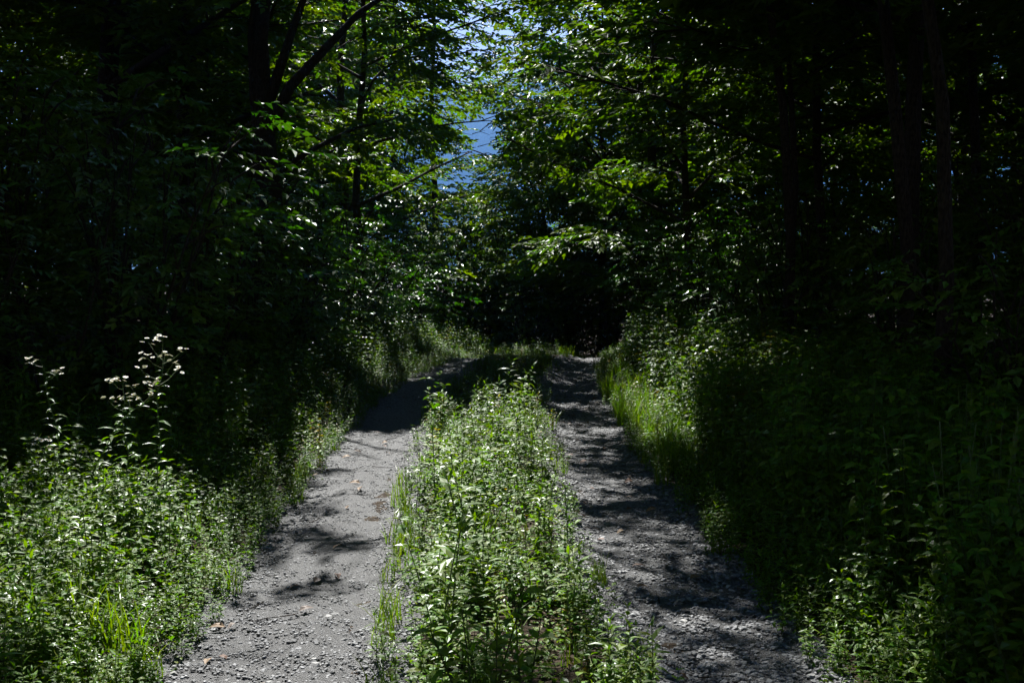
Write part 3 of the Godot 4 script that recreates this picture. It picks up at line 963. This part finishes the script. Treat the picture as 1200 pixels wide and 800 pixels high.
	for i in 70:
		var d := rng.randf_range(7.6, 13.4)
		var u := along(RIGHT_OUT, d) + rng.randf_range(0.02, 0.55)
		var x := u + bend(d)
		var o := top("grass_tuft", gm[i % 2], m_weed)
		o.transform = Transform3D(Basis(Vector3.UP, rng.randf() * TAU).scaled(Vector3.ONE * rng.randf_range(0.7, 1.1)), Vector3(x, ground_h(x, -d) - 0.01, -d))
		tag(o, "bright green grass tuft on the verge of the stony rut", "grass tuft", "bright grass tufts on the verge")
	for i in 16:
		var d := rng.randf_range(15.6, 17.2)
		var x := along(RIGHT_OUT, d) + rng.randf_range(-0.05, 0.5) + bend(d)
		var o := top("grass_tuft", gm[i % 2], m_weed)
		o.transform = Transform3D(Basis(Vector3.UP, rng.randf() * TAU).scaled(Vector3.ONE * rng.randf_range(0.6, 0.9)), Vector3(x, ground_h(x, -d) - 0.01, -d))
		tag(o, "bright grass tuft where the stony rut disappears into the dark hollow", "grass tuft", "grass tufts at the far end of the rut")
	for q in [[-0.62, 6.6], [-0.66, 6.9], [-0.58, 5.95], [-0.55, 5.7], [-0.5, 4.75], [-0.7, 7.6], [-0.48, 4.35]]:
		var o := top("grass_tuft", gm[2], m_weed)
		o.transform = Transform3D(Basis(Vector3.UP, q[1] * 3.0).scaled(Vector3.ONE * rng.randf_range(0.7, 1.0)), Vector3(q[0], ground_h(q[0], -q[1]) - 0.01, -q[1]))
		tag(o, "small grass tuft at the strip's edge beside the gravel rut", "grass tuft", "grass tufts along the strip's edge")
	for q in [[-1.5, 4.25], [-1.62, 4.4], [-1.38, 4.2], [-1.7, 4.15]]:
		var o := top("grass_tuft", gm[1], m_weed)
		o.transform = Transform3D(Basis(Vector3.UP, q[1] * 9.0).scaled(Vector3.ONE * 1.1), Vector3(q[0], ground_h(q[0], -q[1]) - 0.01, -q[1]))
		tag(o, "long-bladed grass tuft among the weeds on the sunny bank", "grass tuft", "grass tufts on the sunny bank")
	var gx := []
	var gc := []
	for i in 900:
		var d := rng.randf_range(3.5, 22.0)
		var u := rng.randf_range(-2.8, 3.4)
		if zone(u, d) < 0: continue
		var x := u + bend(d)
		gx.append(Transform3D(Basis(Vector3.UP, rng.randf() * TAU).scaled(Vector3.ONE * rng.randf_range(0.5, 1.0)), Vector3(x, ground_h(x, -d) - 0.01, -d)))
		gc.append(Color(1, 1, 1) * rng.randf_range(0.7, 1.0))
	scatter("grass", "thin grass growing through the weeds", gm[2], m_weed, gx, gc)

func build_flowers() -> void:
	rng.seed = 99
	# tall white-flowered weeds on the bank: base x, d, height, lean x, lean z, branching
	var plants := [
		["tall upright weed topped with a dense cluster of small white flowers", -1.80, 6.0, 1.02, 0.03, 0.0, 9, 0.16],
		["thin lone weed with two small white flower heads at its tip", -2.36, 6.2, 1.0, -0.11, 0.0, 2, 0.10],
		["weed arching over towards the flower cluster, white flowers along its top", -2.20, 6.15, 0.9, 0.36, 0.05, 6, 0.14],
		["shorter white-flowered weed between the arching one and the upright one", -1.98, 6.1, 0.84, -0.03, 0.0, 4, 0.12],
		["low weed with a few small white flowers at the thicket's foot", -2.42, 6.0, 0.55, 0.05, 0.0, 3, 0.08]]
	var head := PackedVector3Array()
	for k in 10:
		var a := TAU * k / 10.0
		blade(head, Vector3(sin(a) * 0.003, 0, cos(a) * 0.003), Vector3(sin(a), 0.25, cos(a)).normalized(), Vector3.UP, 0.0115, 0.0055, 0.1)
	var hc := PackedColorArray()
	hc.resize(head.size())
	hc.fill(Color(0.66, 0.65, 0.55))
	var petals := soup(head, hc)
	var disc := SphereMesh.new()
	disc.radius = 0.0035
	disc.height = 0.005
	disc.radial_segments = 8
	disc.rings = 4
	var m_disc := mat(Color(0.75, 0.66, 0.3), 0.7, false)
	for q in plants:
		var at := Vector3(q[1], ground_h(q[1], -q[2]) - 0.01, -q[2])
		var t := thing("flowering_weed", q[0], "flower", at)
		var h: float = q[3] - at.y
		var lean := Vector3(q[4], 0, q[5])
		var pts := PackedVector3Array()
		for i in 9:
			var s := i / 8.0
			pts.append(Vector3(0.012 * sin(i * 1.9), h * s * (1.0 - 0.12 * s * s * absf(q[4]) * 4.0), 0.01 * cos(i * 1.3)) + lean * s * s)
		part(t, "stem", tube(pts, radii_for(9, 0.0042, 0.0016), 5), m_stem)
		var az := rng.randf() * TAU
		for i in 36:
			var s := 0.08 + 0.84 * i / 36.0
			var f := s * 8.0
			var j := mini(int(f), 7)
			var p := pts[j].lerp(pts[j + 1], f - j)
			az += 2.4
			var e := rng.randf_range(-0.1, 0.6)
			var v := PackedVector3Array()
			var c := PackedColorArray()
			var l := lerpf(0.11, 0.05, s) * rng.randf_range(0.7, 1.2)
			blade(v, Vector3.ZERO, Vector3(sin(az) * cos(e), sin(e), cos(az) * cos(e)), Vector3(rng.randf_range(-0.3, 0.3), 1, rng.randf_range(-0.3, 0.3)).normalized(), l, l * 0.25, 0.25)
			c.resize(v.size())
			c.fill(green(Color(0.095, 0.2, 0.012), 0.25))
			part(t, "leaf", soup(v, c), m_weed, Transform3D(Basis.IDENTITY, p))
		for b in q[6]:
			var s := lerpf(0.78, 0.99, (b + 0.5) / q[6])
			var f := s * 8.0
			var j := mini(int(f), 7)
			var p := pts[j].lerp(pts[j + 1], f - j)
			var a: float = b * 2.4 + q[1] * 7.0
			var tip := p + Vector3(sin(a) * q[7] * 0.6, q[7] * rng.randf_range(0.4, 0.9) * (1.3 - s * 0.6), cos(a) * q[7] * 0.6)
			var sp := PackedVector3Array([p, p.lerp(tip, 0.5) + Vector3(0, -0.01, 0), tip])
			var br := part(t, "flower_branch", tube(sp, radii_for(3, 0.0018, 0.001), 4), m_stem)
			for k in rng.randi_range(4, 7):
				var fp := tip + Vector3(rng.randf_range(-0.032, 0.032), rng.randf_range(-0.012, 0.022), rng.randf_range(-0.032, 0.032))
				var tilt := Basis(Vector3.RIGHT, rng.randf_range(-0.5, 0.5)) * Basis(Vector3.BACK, rng.randf_range(-0.5, 0.5))
				part(br, "petals", petals, m_petal, Transform3D(tilt, fp))
				part(br, "flower_disc", disc, m_disc, Transform3D(tilt, fp + tilt.y * 0.001))
	# lone tall leafy plant catching the sun in the dark verge
	for q in [[1.32, 4.4, 0.62], [1.40, 4.55, 0.66], [1.27, 4.3, 0.5]]:
		var b := herb_leaves_and_stem(4, int(q[1] * 20.0), Color(0.085, 0.18, 0.012))
		var t := thing("leafy_weed", "tall leafy weed catching sunlight alone in the dark verge", "weed", Vector3(q[0], ground_h(q[0], -q[1]) - 0.01, -q[1]), "sunlit weeds in the dark verge")
		t.scale = Vector3.ONE * q[2] * 1.1
		part(t, "stem", b[0], m_stem)
		for l in b[2].leaves:
			var v := PackedVector3Array()
			var c := PackedColorArray()
			blade(v, Vector3.ZERO, l[1], l[2].normalized(), l[3], l[4], l[5])
			c.resize(v.size())
			c.fill(green(Color(0.085, 0.18, 0.012), 0.25))
			part(t, "leaf", soup(v, c), m_weed, Transform3D(Basis.IDENTITY, l[0]))

func build_stones() -> void:
	rng.seed = 123
	var shapes := []
	for i in 5: shapes.append(stone_mesh(i + 50, 0.55))
	var xfs := [[], [], [], [], []]
	var cols := [[], [], [], [], []]
	for i in 80000:
		var d := 3.4 + 14.0 * pow(rng.randf(), 1.8)
		var side := rng.randi() % 2
		var a := along(LEFT_OUT if side == 0 else RIGHT_IN, d) - 0.12
		var b := along(LEFT_IN if side == 0 else RIGHT_OUT, d) + 0.12
		var u := rng.randf_range(a, b)
		var worn := soft(u, a + 0.3, b - 0.25, 0.1) * soft(d, 4.8, 12.0, 0.5) * (1.0 if side == 0 else 0.35)
		var s := 0.0029 + 0.0078 * pow(rng.randf(), 3.2)
		if side == 1: s *= 1.45
		s *= lerpf(1.2, 0.8, worn)
		var x := u + bend(d)
		var k := rng.randi() % 5
		xfs[k].append(Transform3D(Basis.from_euler(Vector3(rng.randf_range(-0.35, 0.35), rng.randf() * TAU, rng.randf_range(-0.35, 0.35))).scaled(Vector3.ONE * s), Vector3(x, ground_h(x, -d) + 0.008 + s * 0.15, -d)))
		var t := rng.randf_range(0.05, 0.23)
		cols[k].append(Color(t, t, t * 1.01))
	for k in 5: scatter("gravel", "small grey stones covering the wheel ruts", shapes[k], m_stone, xfs[k], cols[k])
	# larger stones one can pick out
	for i in 36:
		var side := i % 2
		var d := 4.0 + 7.0 * pow(rng.randf(), 1.5)
		var a := along(LEFT_OUT if side == 0 else RIGHT_IN, d)
		var b := along(LEFT_IN if side == 0 else RIGHT_OUT, d)
		var e := rng.randf()
		var u := lerpf(a, b, e * e * 0.5 if rng.randf() < 0.5 else 1.0 - e * e * 0.5)
		var x := u + bend(d)
		var s := rng.randf_range(0.016, 0.03)
		var t := rng.randf_range(0.12, 0.26)
		var mm := soup_tinted(shapes[i % 5], Color(t * 1.02, t, t * 0.96))
		var o := top("stone", mm, m_stone)
		o.transform = Transform3D(Basis.from_euler(Vector3(rng.randf_range(-0.2, 0.2), rng.randf() * TAU, 0)).scaled(Vector3.ONE * s), Vector3(x, ground_h(x, -d) + s * 0.25, -d))
		tag(o, ["loose grey stone lying in the rut beside the flowering bank", "loose grey stone lying in the rut beside the grass tufts"][side], "stone", ["stones in the sunny rut", "stones in the shaded rut"][side])
	# dead leaves on the gravel
	for i in 72:
		var side := i % 2
		var d := 3.9 + 9.0 * rng.randf()
		var a := along(LEFT_OUT if side == 0 else RIGHT_IN, d)
		var b := along(LEFT_IN if side == 0 else RIGHT_OUT, d)
		var x := rng.randf_range(a, b) + bend(d)
		var v := PackedVector3Array()
		var l := rng.randf_range(0.04, 0.075)
		blade(v, Vector3.ZERO, Vector3(0, rng.randf_range(0.05, 0.4), 1).normalized(), Vector3(rng.randf_range(-0.5, 0.5), 1, 0).normalized(), l, l * 0.55, 0.35)
		var c := PackedColorArray()
		c.resize(v.size())
		c.fill([Color(0.11, 0.05, 0.02), Color(0.08, 0.05, 0.03), Color(0.16, 0.09, 0.03)][i % 3])
		var o := top("fallen_leaf", soup(v, c), m_dry)
		o.transform = Transform3D(Basis(Vector3.UP, rng.randf() * TAU), Vector3(x, ground_h(x, -d) + 0.02, -d))
		tag(o, ["curled brown leaf fallen on the rut beside the flowering bank", "curled brown leaf fallen on the rut beside the grass tufts"][side], "leaf", ["fallen leaves in the sunny rut", "fallen leaves in the shaded rut"][side])

func build_twigs() -> void:
	rng.seed = 321
	for i in 16:
		var side := i % 2
		var d := 3.9 + 6.0 * rng.randf()
		var a := along(LEFT_OUT if side == 0 else RIGHT_IN, d)
		var b := along(LEFT_IN if side == 0 else RIGHT_OUT, d)
		var x := rng.randf_range(a, b) + bend(d)
		var an := rng.randf() * TAU
		var l := rng.randf_range(0.08, 0.2)
		var pts := PackedVector3Array()
		for k in 4:
			var s := k / 3.0 - 0.5
			pts.append(Vector3(cos(an) * l * s + rng.randf_range(-0.006, 0.006), 0.004 + rng.randf_range(0, 0.006), sin(an) * l * s + rng.randf_range(-0.006, 0.006)))
		var o := top("fallen_twig", tube(pts, radii_for(4, 0.003, 0.0012), 5), m_bark)
		o.position = Vector3(x, ground_h(x, -d) + 0.009, -d)
		tag(o, ["thin bare twig fallen on the rut beside the flowering bank", "thin bare twig fallen on the rut beside the grass tufts"][side], "twig", ["fallen twigs in the sunny rut", "fallen twigs in the shaded rut"][side])

func soup_tinted(m: ArrayMesh, col: Color) -> ArrayMesh:
	var v: PackedVector3Array = m.surface_get_arrays(0)[Mesh.ARRAY_VERTEX]
	var c := PackedColorArray()
	c.resize(v.size())
	c.fill(col)
	return soup(v, c)
